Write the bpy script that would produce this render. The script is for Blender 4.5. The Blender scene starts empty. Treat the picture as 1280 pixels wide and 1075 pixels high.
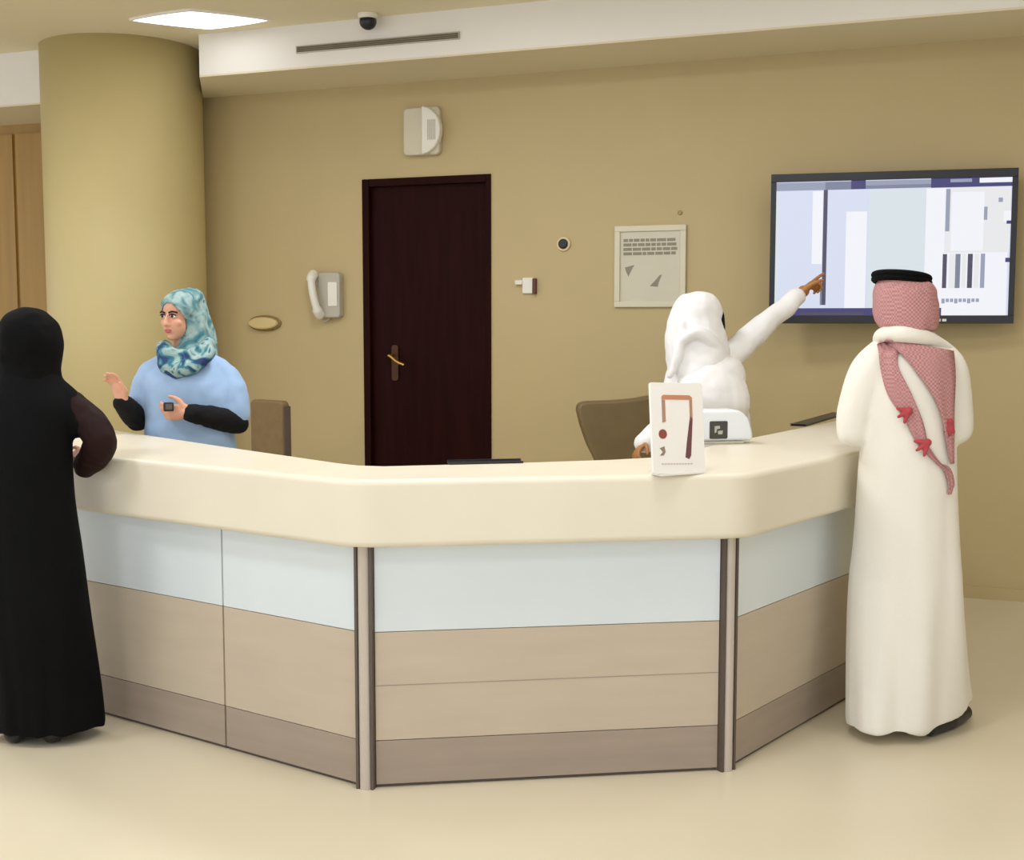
import bpy, bmesh, math, random
from math import sin, cos, pi, radians as R, tan, sqrt, atan2, hypot
from mathutils import Vector as V, Matrix as M, noise
from mathutils.bvhtree import BVHTree

C = bpy.context.scene.collection
random.seed(4)

# ------------------------------------------------------------------ camera, world, lights, exposure
F_PX, PITCH, CAM_H = 1548.0, R(5.07), 1.575
cam_d = bpy.data.cameras.new('camera')
cam = bpy.data.objects.new('camera', cam_d); C.objects.link(cam)
cam.location = (0, 0, CAM_H); cam.rotation_euler = (pi/2 - PITCH, 0, 0)
cam_d.sensor_fit = 'HORIZONTAL'; cam_d.sensor_width = 36; cam_d.lens = F_PX/1280*36
bpy.context.scene.camera = cam

world = bpy.data.worlds.new('world'); bpy.context.scene.world = world
world.use_nodes = True
bg = world.node_tree.nodes['Background']
bg.inputs[0].default_value = (0.93, 0.99, 1.12, 1); bg.inputs[1].default_value = 1.42

def ceiling_lamp_light(x, y, z, sx, sy, watts, col=(0.95, 0.99, 1.08)):
    d = bpy.data.lights.new('ceiling_lamp_light', 'AREA'); d.shape = 'RECTANGLE'
    d.size, d.size_y, d.energy, d.color = sx, sy, watts*1.05, col
    o = bpy.data.objects.new('ceiling_lamp_light', d); C.objects.link(o); o.location = (x, y, z)
    return o
for lx, ly, w in ((-2.6, 1.2, 27), (0.4, 1.2, 18), (-2.9, 3.6, 32), (0.2, 3.4, 24), (3.0, 3.0, 12),
                  (-3.4, 6.0, 22), (-0.6, 5.6, 36), (1.6, 4.9, 12)):
    ceiling_lamp_light(lx, ly, 3.34, 0.6, 0.6, w)

vs = bpy.context.scene.view_settings
vs.view_transform = 'Standard'; vs.look = 'None'; vs.gamma = 1; vs.use_curve_mapping = False
vs.exposure = -0.06

# ------------------------------------------------------------------ helpers
def ray(px, py):
    x = (px-640)/F_PX; y = -(py-537.5)/F_PX
    return V((x, cos(PITCH)+y*sin(PITCH), -sin(PITCH)+y*cos(PITCH)))
CAMP = V((0, 0, CAM_H))
def at(px, py, Y):
    r = ray(px, py); return CAMP + r*(Y/r.y)
def onz(px, py, z):
    r = ray(px, py); return CAMP + r*((z-CAM_H)/r.z)
def plane_pt(px, py, p0, n):
    r = ray(px, py); return CAMP + r*((p0-CAMP).dot(n)/r.dot(n))

def srgb(h):
    h = h.lstrip('#'); c = [int(h[i:i+2], 16)/255 for i in (0, 2, 4)]
    return tuple((v/12.92 if v <= 0.04045 else ((v+0.055)/1.055)**2.4) for v in c) + (1,)

def mat(name, col, rough=0.6, metal=0.0, vary=0.06, scale=6.0, bump=0.0, bscale=60.0, spec=0.5, stretch=None, sheen=0.0, coat=0.0):
    m = bpy.data.materials.new(name); m.use_nodes = True
    nt = m.node_tree; b = nt.nodes['Principled BSDF']
    col = srgb(col) if isinstance(col, str) else col
    tc = nt.nodes.new('ShaderNodeTexCoord'); mp = nt.nodes.new('ShaderNodeMapping')
    nt.links.new(tc.outputs['Object'], mp.inputs[0])
    if stretch: mp.inputs['Scale'].default_value = stretch
    nz = nt.nodes.new('ShaderNodeTexNoise'); nz.inputs['Scale'].default_value = scale; nz.inputs['Detail'].default_value = 5
    nt.links.new(mp.outputs[0], nz.inputs[0])
    cr = nt.nodes.new('ShaderNodeValToRGB')
    cr.color_ramp.elements[0].position = 0.3; cr.color_ramp.elements[1].position = 0.7
    cr.color_ramp.elements[0].color = tuple(v*(1-vary) for v in col[:3])+(1,)
    cr.color_ramp.elements[1].color = tuple(min(1, v*(1+vary)) for v in col[:3])+(1,)
    nt.links.new(nz.outputs[0], cr.inputs[0]); nt.links.new(cr.outputs[0], b.inputs['Base Color'])
    b.inputs['Roughness'].default_value = rough; b.inputs['Metallic'].default_value = metal
    b.inputs['Specular IOR Level'].default_value = spec
    b.inputs['Sheen Weight'].default_value = sheen
    b.inputs['Coat Weight'].default_value = coat
    if bump:
        n2 = nt.nodes.new('ShaderNodeTexNoise'); n2.inputs['Scale'].default_value = bscale; n2.inputs['Detail'].default_value = 3
        nt.links.new(mp.outputs[0], n2.inputs[0])
        bp = nt.nodes.new('ShaderNodeBump'); bp.inputs['Strength'].default_value = bump; bp.inputs['Distance'].default_value = 0.01
        nt.links.new(n2.outputs[0], bp.inputs['Height']); nt.links.new(bp.outputs[0], b.inputs['Normal'])
    return m

def emit(name, col, s):
    m = bpy.data.materials.new(name); m.use_nodes = True
    b = m.node_tree.nodes['Principled BSDF']
    c = srgb(col) if isinstance(col, str) else col
    b.inputs['Base Color'].default_value = (0.02, 0.02, 0.02, 1)
    b.inputs['Emission Color'].default_value = c; b.inputs['Emission Strength'].default_value = s
    b.inputs['Roughness'].default_value = 0.35
    return m

def thing(name, label, cat, loc=(0, 0, 0), rz=0, group=None):
    o = bpy.data.objects.new(name, None); C.objects.link(o)
    o.location = loc; o.rotation_euler = (0, 0, rz); o.empty_display_size = 0.1
    o['label'] = label; o['category'] = cat
    if group: o['group'] = group
    return o

def tag(o, label, cat, group=None):
    o['label'] = label; o['category'] = cat
    if group: o['group'] = group
    return o

def obj(name, bm, m, parent=None, smooth=False, bevel=0, loc=None, rz=0, label=None, segs=2):
    me = bpy.data.meshes.new(name)
    if isinstance(bm, bmesh.types.BMesh):
        bmesh.ops.recalc_face_normals(bm, faces=bm.faces)
        bm.to_mesh(me); bm.free()
    else:
        me = bm; me.name = name
    mats = m if isinstance(m, (list, tuple)) else [m]
    for x in mats: me.materials.append(x)
    o = bpy.data.objects.new(name, me); C.objects.link(o)
    if parent: o.parent = parent
    if loc is not None: o.location = loc
    o.rotation_euler = (0, 0, rz)
    if smooth:
        for p in me.polygons: p.use_smooth = True
    if bevel:
        b = o.modifiers.new('bevel', 'BEVEL'); b.width = bevel; b.segments = segs; b.limit_method = 'ANGLE'; b.angle_limit = R(35)
        for p in me.polygons: p.use_smooth = True
        w = o.modifiers.new('wn', 'WEIGHTED_NORMAL'); w.keep_sharp = True
    if label: o['label'] = label
    return o

def struct(name, bm, m, parent=None, **k):
    o = obj(name, bm, m, parent, **k)
    if not parent: o['kind'] = 'structure'
    return o

def bx(bm, x0, x1, y0, y1, z0, z1, mi=0, mx=None):
    vs_ = [bm.verts.new(V(p) if mx is None else mx @ V(p)) for p in ((x0,y0,z0),(x1,y0,z0),(x1,y1,z0),(x0,y1,z0),(x0,y0,z1),(x1,y0,z1),(x1,y1,z1),(x0,y1,z1))]
    for q in ((0,3,2,1),(4,5,6,7),(0,1,5,4),(1,2,6,5),(2,3,7,6),(3,0,4,7)):
        bm.faces.new([vs_[i] for i in q]).material_index = mi
    return bm

def box(*a, **k): return bx(bmesh.new(), *a, **k)

def prism(bm, pts, z0, z1, mi=0, mx=None):
    f = (lambda p: p) if mx is None else (lambda p: mx @ p)
    a = [bm.verts.new(f(V((p[0], p[1], z0)))) for p in pts]; b = [bm.verts.new(f(V((p[0], p[1], z1)))) for p in pts]
    n = len(pts)
    bm.faces.new(a[::-1]).material_index = mi; bm.faces.new(b).material_index = mi
    for i in range(n): bm.faces.new((a[i], a[(i+1) % n], b[(i+1) % n], b[i])).material_index = mi
    return bm

XZ = M(((1,0,0,0),(0,0,-1,0),(0,1,0,0),(0,0,0,1)))     # prism drawn in x,z with depth towards -y
def plate(bm, pts, d0, d1, mi=0): return prism(bm, pts, d0, d1, mi, XZ)   # pts in (x,z), d = distance out of the wall

def rrect(w, h, r, cx=0, cz=0, n=6):
    out = []
    for sx, sz, a0 in ((1,1,0),(-1,1,90),(-1,-1,180),(1,-1,270)):
        for k in range(n+1):
            a = R(a0+90*k/n); out.append((cx+sx*(w/2-r)+r*cos(a), cz+sz*(h/2-r)+r*sin(a)))
    return out

def ringpts(r, n=32, cx=0, cz=0, rz=None): return [(cx+r*cos(2*pi*k/n), cz+(rz or r)*sin(2*pi*k/n)) for k in range(n)]

def frame_of(d):
    d = d.normalized(); u = V((0,0,1)) if abs(d.z) < 0.95 else V((1,0,0))
    x = d.cross(u).normalized(); return x, x.cross(d).normalized()

def tube(bm, pts, rad, n=12, cap=True, mi=0):
    pts = [V(p) for p in pts]; rs = rad if isinstance(rad, (list, tuple)) else [rad]*len(pts)
    prev = None; rings = []
    for i, p in enumerate(pts):
        d = (pts[min(i+1, len(pts)-1)]-pts[max(i-1, 0)])
        x, y = frame_of(d)
        if prev is not None:
            x = (prev - d.normalized()*prev.dot(d.normalized())).normalized(); y = x.cross(d.normalized())
        prev = x
        rings.append([bm.verts.new(p + (x*cos(2*pi*k/n)+y*sin(2*pi*k/n))*rs[i]) for k in range(n)])
    for a, b in zip(rings, rings[1:]):
        for k in range(n): bm.faces.new((a[k], a[(k+1)%n], b[(k+1)%n], b[k])).material_index = mi
    if cap: bm.faces.new(rings[0][::-1]).material_index = mi; bm.faces.new(rings[-1]).material_index = mi
    return bm

def lathe(bm, prof, n=40, c=(0,0), mi=0):
    rings = [[bm.verts.new((c[0]+r*cos(2*pi*k/n), c[1]+r*sin(2*pi*k/n), z)) for k in range(n)] for r, z in prof]
    for a, b in zip(rings, rings[1:]):
        for k in range(n): bm.faces.new((a[k], a[(k+1)%n], b[(k+1)%n], b[k])).material_index = mi
    bm.faces.new(rings[0][::-1]).material_index = mi; bm.faces.new(rings[-1]).material_index = mi
    return bm

def spline(pts, n=8):
    pts = [V(p) for p in pts]; out = []
    for i in range(len(pts)-1):
        p0, p1, p2, p3 = pts[max(i-1,0)], pts[i], pts[i+1], pts[min(i+2,len(pts)-1)]
        for k in range(n):
            t = k/n
            out.append(0.5*((2*p1)+(p2-p0)*t+(2*p0-5*p1+4*p2-p3)*t*t+(3*p1-p0-3*p2+p3)*t**3))
    out.append(pts[-1]); return out

# ------------------------------------------------------------------ materials
mWall = mat('wall_paint', '#BDA97A', 0.62, vary=0.02, scale=2.0, bump=0.05, bscale=140)
mCol = mat('column_paint', '#CDBC86', 0.55, vary=0.02, scale=2.0, bump=0.04, bscale=140)
mCeil = mat('ceiling_paint', '#E8DEC0', 0.8, vary=0.02, scale=1.2)
mSoff = mat('soffit_paint', '#ECE7DE', 0.75, vary=0.02, scale=1.5)
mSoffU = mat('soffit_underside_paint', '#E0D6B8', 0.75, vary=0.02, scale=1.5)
mFloor = mat('floor_vinyl', '#DED3B8', 0.32, vary=0.025, scale=1.3, bump=0.01, bscale=30, spec=0.35)
mWood = mat('dark_door_wood', '#250B08', 0.5, vary=0.22, scale=3.0, stretch=(9, 9, 0.6), spec=0.06)
mClad = mat('golden_wood_cladding', '#A98545', 0.5, vary=0.10, scale=2.0, stretch=(8, 8, 0.5))
mTop = mat('cream_solid_surface', '#E8DFC9', 0.38, vary=0.02, scale=4.0, spec=0.4)
mGlassW = mat('pale_blue_white_panel', '#DCE4E6', 0.22, vary=0.015, scale=3.0, spec=0.5)
mBeige = mat('beige_laminate', '#C4B59F', 0.45, vary=0.035, scale=2.5, stretch=(1, 1, 8))
mKick = mat('taupe_laminate', '#A29282', 0.42, vary=0.05, scale=2.5, stretch=(1, 1, 9))
mAlu = mat('brushed_aluminium', '#C4B8AA', 0.42, 0.0, vary=0.02, scale=8, stretch=(20, 20, 0.6))
mDarkTrim = mat('dark_trim', '#5E5149', 0.5, 0.1)
mBlackPl = mat('black_plastic', '#17161B', 0.35, vary=0.05)
mWhitePl = mat('white_plastic', '#E6E1D3', 0.4, vary=0.02)
mGreyPl = mat('grey_plastic', '#B5AF9D', 0.45, vary=0.03)
mBrass = mat('brass', '#C9A050', 0.3, 0.9, vary=0.06)
mSkinA = mat('light_skin', '#D9A083', 0.5, vary=0.05, scale=14)
mSkinB = mat('tan_skin', '#A9713F', 0.5, vary=0.06, scale=14)
mThobe = mat('white_thobe_cloth', '#EFEADD', 0.8, vary=0.015, bump=0.08, bscale=120, sheen=0.1)
mCoat = mat('white_coat_cloth', '#EDEBE8', 0.8, vary=0.02, bump=0.08, bscale=90, sheen=0.1)
mAbaya = mat('black_abaya_cloth', '#080809', 0.8, vary=0.12, bump=0.1, bscale=60, spec=0.12)
mMaroon = mat('maroon_sleeve_cloth', '#220A08', 0.75, vary=0.15, bump=0.1, bscale=60, spec=0.25)
mScrub = mat('blue_scrub_cloth', '#9FBCDF', 0.8, vary=0.06, scale=9, bump=0.12, bscale=40, sheen=0.1)
mUnder = mat('black_undersleeve', '#0D0D0E', 0.8, vary=0.1, spec=0.25)
mChairB = mat('brown_chair_fabric', '#7C6540', 0.8, vary=0.08, scale=20, bump=0.1)
mChairO = mat('olive_brown_chair_leather', '#756341', 0.5, vary=0.08, scale=8, bump=0.05)
mInk = mat('grey_ink', '#8E8774', 0.7)

# patterned scarf: pale mint, teal and navy blotches
def scarf_mat(shift=0.0):
    m = bpy.data.materials.new('teal_patterned_scarf'); m.use_nodes = True
    nt = m.node_tree; b = nt.nodes['Principled BSDF']; b.inputs['Roughness'].default_value = 0.75
    tc = nt.nodes.new('ShaderNodeTexCoord')
    nz = nt.nodes.new('ShaderNodeTexNoise'); nz.inputs['Scale'].default_value = 13; nz.inputs['Detail'].default_value = 2; nz.inputs['Distortion'].default_value = 1.2
    nt.links.new(tc.outputs['Object'], nz.inputs[0])
    cr = nt.nodes.new('ShaderNodeValToRGB'); cr.color_ramp.interpolation = 'LINEAR'
    el = cr.color_ramp.elements
    el[0].position = 0.30+shift; el[0].color = srgb('#1D3466')
    el[1].position = 0.37+shift; el[1].color = srgb('#2F7C86')
    for p, c in ((0.43+shift*0.6, '#507C82'), (0.52, '#7F9E9D'), (0.62, '#A3B9B4'), (0.70, '#2A606C')):
        e = el.new(p); e.color = srgb(c)
    nt.links.new(nz.outputs[0], cr.inputs[0]); nt.links.new(cr.outputs[0], b.inputs['Base Color'])
    return m
mScarf = scarf_mat(); mScarfN = scarf_mat(0.11); mScarfN.name = 'navy_patterned_scarf'

def shemagh_mat():
    m = bpy.data.materials.new('red_white_check_cloth'); m.use_nodes = True
    nt = m.node_tree; b = nt.nodes['Principled BSDF']; b.inputs['Roughness'].default_value = 0.8
    tc = nt.nodes.new('ShaderNodeTexCoord')
    ck = nt.nodes.new('ShaderNodeTexChecker'); ck.inputs['Scale'].default_value = 130
    ck.inputs[1].default_value = srgb('#CBA09E'); ck.inputs[2].default_value = srgb('#AB6A68')
    nt.links.new(tc.outputs['Object'], ck.inputs[0])
    nz = nt.nodes.new('ShaderNodeTexNoise'); nz.inputs['Scale'].default_value = 9
    nt.links.new(tc.outputs['Object'], nz.inputs[0])
    mx = nt.nodes.new('ShaderNodeMix'); mx.data_type = 'RGBA'; mx.blend_type = 'MIX'
    nt.links.new(nz.outputs[0], mx.inputs[0]); nt.links.new(ck.outputs[0], mx.inputs[6]); mx.inputs[7].default_value = srgb('#BB8583')
    nt.links.new(mx.outputs[2], b.inputs['Base Color'])
    return m
mShemagh = shemagh_mat()
mTassel = mat('deep_red_cloth_edge', '#B4454B', 0.8, vary=0.15, scale=25)

# ------------------------------------------------------------------ the room
PHI = R(21.0)
WP = onz(1280, 752, 0); WN = V((-sin(PHI), -cos(PHI), 0)); WD = V((cos(PHI), -sin(PHI), 0))
WTOP = 3.11; CEIL = 3.375
def wl(px, py):      # point of the back wall seen there, as (distance along the wall, height)
    p = plane_pt(px, py, WP, WN); return (p-WP).dot(WD), p.z
def wpt(s, z, out=0): return WP + WD*s + V((0,0,z)) + WN*out
WM = M.Translation(WP) @ M.Rotation(-PHI, 4, 'Z')     # wall frame: x along, -y out of the wall
wmx = lambda: WM

ds0, dz1 = wl(453, 223); ds1, dz2 = wl(614, 219); dz = (dz1+dz2)/2
cs, _ = wl(100, 300)
def wall_box(bm, s0, s1, z0, z1, y0=0.0, y1=0.2): return bx(bm, s0, s1, y0, y1, z0, z1, 0, WM)
bm = bmesh.new()
wall_box(bm, cs, ds0, 0, CEIL); wall_box(bm, ds1, 3.6, 0, CEIL); wall_box(bm, ds0, ds1, dz, CEIL); wall_box(bm, ds0, ds1, 0, dz, 0.12, 0.2)
struct('wall_back', bm, mWall)
bm = bmesh.new(); wall_box(bm, cs-7.0, cs, 0, CEIL)
for k in range(16):
    x = cs-0.16-k*0.42
    wall_box(bm, x-0.39, x, 0.0, 2.95, -0.02, 0.0)
struct('wall_left', bm, mClad)
struct('floor', box(-10, 6.5, -3, 13, -0.1, 0), mFloor)
struct('ceiling', box(-10, 6.5, -1, 13, CEIL, CEIL+0.1), mCeil)
# dropped soffit along the back wall
so = 0.60
so_pt = onz(600, 67.5, WTOP); so = (so_pt-WP).dot(WN)
ss0 = (plane_pt(249, 75, WP+WN*so, WN)-WP).dot(WD); ss1 = (plane_pt(60, 90, WP+WN*so, WN)-WP).dot(WD)
bm = bmesh.new(); prism(bm, [(ss0, -so), (3.2, -so), (3.2, 0.0), (ss0-0.42, 0.0)], WTOP+0.012, CEIL, 0, WM); wall_box(bm, cs-7.0, ss1, WTOP-0.078, CEIL, -so, 0.0)
struct('trim_1', bm, mSoff)
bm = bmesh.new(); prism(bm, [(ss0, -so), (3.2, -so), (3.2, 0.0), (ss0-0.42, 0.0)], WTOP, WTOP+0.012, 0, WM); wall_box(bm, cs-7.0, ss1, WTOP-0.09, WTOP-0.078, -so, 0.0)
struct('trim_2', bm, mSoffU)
bm = bmesh.new(); wall_box(bm, ds1+0.02, 3.2, 0, 0.07, -0.012, 0.0); struct('baseboard_back', bm, mWall)

struct('shade_wall_right', box(5.4, 5.6, -1, 6.4, 0, CEIL), mWall)  # unseen wall added to block world light and darken the right side
# round column
cc = at(161, 400, 8.5)
COLR = 0.522
struct('trim_3', lathe(bmesh.new(), [(COLR, 0), (COLR, CEIL)], 96, (cc.x, cc.y)), mCol, smooth=False)
colo = bpy.data.objects['trim_3']
for p in colo.data.polygons: p.use_smooth = abs(p.normal.z) < 0.5

# door
door = struct('door_1', box(0, ds1-ds0, 0.03, 0.09, 0.0, dz), mWood); door.location = wpt(ds0, 0); door.rotation_euler = (0, 0, -PHI)
dw = ds1-ds0
bm = bmesh.new()
bx(bm, 0.0, 0.05, -0.012, 0.03, 0, dz); bx(bm, dw-0.035, dw, -0.012, 0.03, 0, dz); bx(bm, 0.05, dw-0.035, -0.012, 0.03, dz-0.05, dz)
obj('door_frame', bm, mWood, door, bevel=0.004)
bm = bmesh.new()
for z0, z1 in ((0.25, 1.0), (1.2, 2.2)): bx(bm, 0.2, dw-0.17, 0.022, 0.03, z0, z1)
hs, hz = wl(492, 450); hx = hs-ds0
bm2 = bmesh.new(); plate(bm2, rrect(0.05, 0.24, 0.02, hx, hz-0.02), -0.03, -0.018)
dp = obj('escutcheon', bm2, mat('aged_bronze', '#4B2F1D', 0.4, 0.7), door, bevel=0.002)
bm2 = bmesh.new(); tube(bm2, spline([(hx-0.02, 0.02, hz+0.03), (hx-0.02, -0.035, hz+0.03), (hx, -0.045, hz+0.025), (hx+0.05, -0.05, hz-0.01), (hx+0.10, -0.045, hz-0.03)], 5), 0.010, 10)
obj('door_handle', bm2, mBrass, door, smooth=True)
bm.free()

# ceiling fittings
p = onz(250, 23, CEIL)
t = thing('ceiling_light', 'glowing white diamond panel light in the ceiling beside the round column', 'light', (p.x, p.y, CEIL))
def sup(a, b, e, n=48):
    out = []
    for k in range(n):
        th = 2*pi*k/n; c, s = cos(th), sin(th)
        out.append((a*abs(c)**e*(1 if c >= 0 else -1), b*abs(s)**e*(1 if s >= 0 else -1)))
    return out
bm = bmesh.new(); prism(bm, sup(0.405, 0.22, 1.75), -0.012, 0.0); obj('diffuser', bm, emit('lamp_glow', '#FFFFFF', 3.2), t)
bm = bmesh.new(); o1 = sup(0.425, 0.235, 1.75); o2 = sup(0.405, 0.22, 1.75)
va = [[bm.verts.new((x, y, z)) for x, y in o] for o, z in ((o1, 0), (o1, -0.014), (o2, -0.014), (o2, 0))]
for a, b in zip(va, va[1:]):
    for k in range(48): bm.faces.new((a[k], a[(k+1)%48], b[(k+1)%48], b[k]))
obj('rim', bm, mSoff, t)

SF = WP + WN*so     # soffit face plane
def sl(px, py):
    p = plane_pt(px, py, SF, WN); return (p-SF).dot(WD), p.z
s0, z0 = sl(371, 64); s1, z1 = sl(575, 43)
t = thing('slot_diffuser', 'long thin grey slot air diffuser in the pale soffit above the door', 'vent', SF+WD*((s0+s1)/2)+V((0,0,(z0+z1)/2)), -PHI)
hw = (s1-s0)/2
bm = bmesh.new(); bx(bm, -hw, hw, -0.012, 0, -0.022, -0.016); bx(bm, -hw, hw, -0.012, 0, 0.016, 0.022); bx(bm, -hw, -hw+0.006, -0.012, 0, -0.016, 0.016); bx(bm, hw-0.006, hw, -0.012, 0, -0.016, 0.016)
obj('frame', bm, mGreyPl, t)
obj('slot', box(-hw+0.006, hw-0.006, -0.004, 0, -0.016, 0.016), mat('slot_dark', '#6F6653', 0.7), t)
bm = bmesh.new()
for k in (-1, 1): bx(bm, -hw+0.006, hw-0.006, -0.009, -0.004, k*0.006-0.0015, k*0.006+0.0015)
obj('blade', bm, mat('slot_blade', '#8C8169', 0.6), t)

p = onz(460, 27, CEIL); p = plane_pt(460, 27, SF+WN*0.09, WN); 
t = thing('dome_camera', 'small black dome security camera with white base under the ceiling edge', 'camera', (p.x, p.y, CEIL))
bm = bmesh.new(); lathe(bm, [(0.060, 0), (0.060, -0.016), (0.052, -0.03)], 32); obj('base', bm, mWhitePl, t, smooth=False, bevel=0.003)
bm = bmesh.new(); lathe(bm, [(0.050, -0.030), (0.051, -0.045)] + [(0.051*cos(a), -0.045-0.048*sin(a)) for a in [R(k*10) for k in range(1, 9)]], 32)
obj('dome', bm, mBlackPl, t, smooth=True)

# ------------------------------------------------------------------ things on the back wall
def wthing(name, label, cat, px, py, out=0.0):
    s, z = wl(px, py); return thing(name, label, cat, wpt(s, z, out), -PHI), s, z
def dx(px0, px1, py=300):
    return wl(px1, py)[0]-wl(px0, py)[0]

# white rounded siren/loudspeaker over the door
t, s, z = wthing('wall_speaker', 'white rounded wall loudspeaker above the dark door', 'speaker', 532, 165)
w = dx(508, 557, 165); h = wl(540, 135)[1]-wl(540, 195)[1]
bm = bmesh.new(); plate(bm, rrect(w*0.92, h, 0.03, -w*0.04, 0), 0, 0.05); obj('housing', bm, mat('siren_grey_white', '#CFC6AC', 0.5, vary=0.02), t, bevel=0.012)
bm = bmesh.new()
pts = [(w*0.02, -h*0.5)] + [(w*0.02+w*0.48*cos(a), h*0.5*sin(a)) for a in [R(-84+12*k) for k in range(15)]] + [(w*0.02, h*0.5)]
plate(bm, pts, 0.03, 0.085); obj('cover', bm, mWhitePl, t, bevel=0.02, segs=4)
bm = bmesh.new()
for k in range(5): plate(bm, rrect(0.006, h*0.42, 0.003, w*0.20+k*0.012, 0.0), 0.085, 0.087)
obj('grille', bm, mGreyPl, t)

# wall telephone
t, s, z = wthing('wall_telephone', 'white wall telephone with handset, left of the dark door', 'telephone', 408, 368)
w = dx(386, 430, 368); h = wl(408, 338)[1]-wl(408, 398)[1]
bm = bmesh.new(); plate(bm, rrect(w*0.62, h*0.94, 0.025, w*0.18, -h*0.02), 0, 0.06); obj('base', bm, mGreyPl, t, bevel=0.012, segs=3)
bm = bmesh.new(); plate(bm, rrect(w*0.26, h*0.5, 0.01, w*0.30, 0.0), 0.06, 0.066); obj('keypad', bm, mWhitePl, t, bevel=0.003)
bm = bmesh.new(); tube(bm, spline([(-w*0.22, -0.06, h*0.42), (-w*0.20, -0.105, h*0.30), (-w*0.14, -0.115, 0), (-w*0.06, -0.10, -h*0.32), (-w*0.05, -0.06, -h*0.44)], 6), [0.034]*7+[0.026]*11+[0.034]*7, 14)
obj('handset', bm, mWhitePl, t, smooth=True)
bm = bmesh.new(); plate(bm, rrect(w*0.34, h*0.2, 0.012, -w*0.12, h*0.28), 0, 0.05); obj('cradle', bm, mGreyPl, t, bevel=0.006); bm = bmesh.new(); plate(bm, rrect(w*0.3, h*0.2, 0.012, -w*0.05, -h*0.28), 0, 0.05); obj('cradle', bm, mGreyPl, t, bevel=0.006)
bm = bmesh.new(); tube(bm, spline([(-w*0.05, -0.05, -h*0.46), (0.0, -0.04, -h*0.56), (w*0.12, -0.03, -h*0.52), (w*0.16, -0.03, -h*0.42)], 6), 0.005, 8); obj('cord', bm, mGreyPl, t, smooth=True)

# oval fitting
t, s, z = wthing('wall_grab_tray', 'oval beige shallow tray fixed on the wall beside the woman in blue', 'tray', 332, 404)
w = dx(313, 351, 404)
bm = bmesh.new(); plate(bm, ringpts(w*0.47, 36, 0, 0, 0.042), 0, 0.05); obj('tray', bm, mat('tray_beige', '#D3BC83', 0.45, vary=0.02), t, bevel=0.012, segs=3)
bm = bmesh.new(); tube(bm, [(w*0.5*cos(2*pi*k/40), -0.012, 0.047*sin(2*pi*k/40)) for k in range(41)], 0.008, 8); obj('rim', bm, mat('tray_rim_brown', '#8D7443', 0.5), t, smooth=True)

# round thermostat
t, s, z = wthing('round_sensor', 'small black round sensor with pale ring, high on the wall right of the door', 'sensor', 705, 305)
bm = bmesh.new(); plate(bm, ringpts(0.045, 32), 0, 0.014); obj('ring', bm, mat('sensor_ring_cream', '#DCC99C', 0.45), t, bevel=0.004)
bm = bmesh.new(); plate(bm, ringpts(0.031, 32), 0.008, 0.03); obj('dome', bm, mBlackPl, t, bevel=0.010, segs=3)

# door release / switch
t, s, z = wthing('door_release_switch', 'small white switch with dark red bar on the wall right of the door', 'switch', 660, 356)
bm = bmesh.new(); plate(bm, rrect(0.075, 0.10, 0.008, 0.005, -0.005), 0, 0.02); obj('plate', bm, mWhitePl, t, bevel=0.004)
bm = bmesh.new(); plate(bm, rrect(0.05, 0.03, 0.006, -0.055, 0.015), 0, 0.03); obj('knob', bm, mWhitePl, t, bevel=0.005)
bm = bmesh.new(); plate(bm, rrect(0.024, 0.10, 0.006, 0.05, -0.01), 0, 0.03); obj('bar', bm, mat('dark_red_plastic', '#5E2A20', 0.4), t, bevel=0.004)

# framed notice
t, s, z = wthing('framed_notice', 'pale framed notice sheet hanging on the wall between switch and screen', 'picture', 813, 333)
w = dx(769, 858, 333); h = wl(813, 282)[1]-wl(813, 384)[1]
fw = 0.035
bm = bmesh.new()
bx(bm, -w/2, w/2, -0.022, 0, h/2-fw, h/2); bx(bm, -w/2, w/2, -0.022, 0, -h/2, -h/2+fw); bx(bm, -w/2, -w/2+fw, -0.022, 0, -h/2+fw, h/2-fw); bx(bm, w/2-fw, w/2, -0.022, 0, -h/2+fw, h/2-fw)
obj('frame', bm, mat('notice_frame', '#D6CFB4', 0.5, vary=0.02), t, bevel=0.003)
obj('sheet', box(-w/2+fw, w/2-fw, -0.010, 0, -h/2+fw, h/2-fw), mat('notice_sheet', '#CFC8B2', 0.6, vary=0.02), t)
bm = bmesh.new()
iw = w-2*fw
for r in range(4):
    x = -iw/2+0.02
    while x < iw/2-0.05:
        l = random.uniform(0.02, 0.06); bx(bm, x, min(x+l, iw/2-0.02), -0.0112, -0.0098, h*0.34-r*0.027-0.018, h*0.34-r*0.027); x += l+0.006
obj('print', bm, mInk, t); bm = bmesh.new()
plate(bm, [(-iw*0.42, -0.005), (-iw*0.26, 0.01), (-iw*0.3, -0.015), (-iw*0.36, -0.06), (-iw*0.40, -0.03)], 0.0098, 0.0112)
obj('sketch_mark', bm, mInk, t); bm = bmesh.new()
plate(bm, [(0.0, -0.12), (0.03, -0.09), (0.06, -0.055), (0.075, -0.05), (0.055, -0.10), (0.05, -0.125)], 0.0098, 0.0112)
obj('sketch_mark', bm, mInk, t)
t, s, z = wthing('wall_hook', 'tiny tan hook on the wall just above the framed notice', 'hook', 850, 266)
bm = bmesh.new(); plate(bm, ringpts(0.014, 16), 0, 0.008); o = obj('button', bm, mat('hook_tan', '#9E8554', 0.5), t, bevel=0.003)

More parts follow.
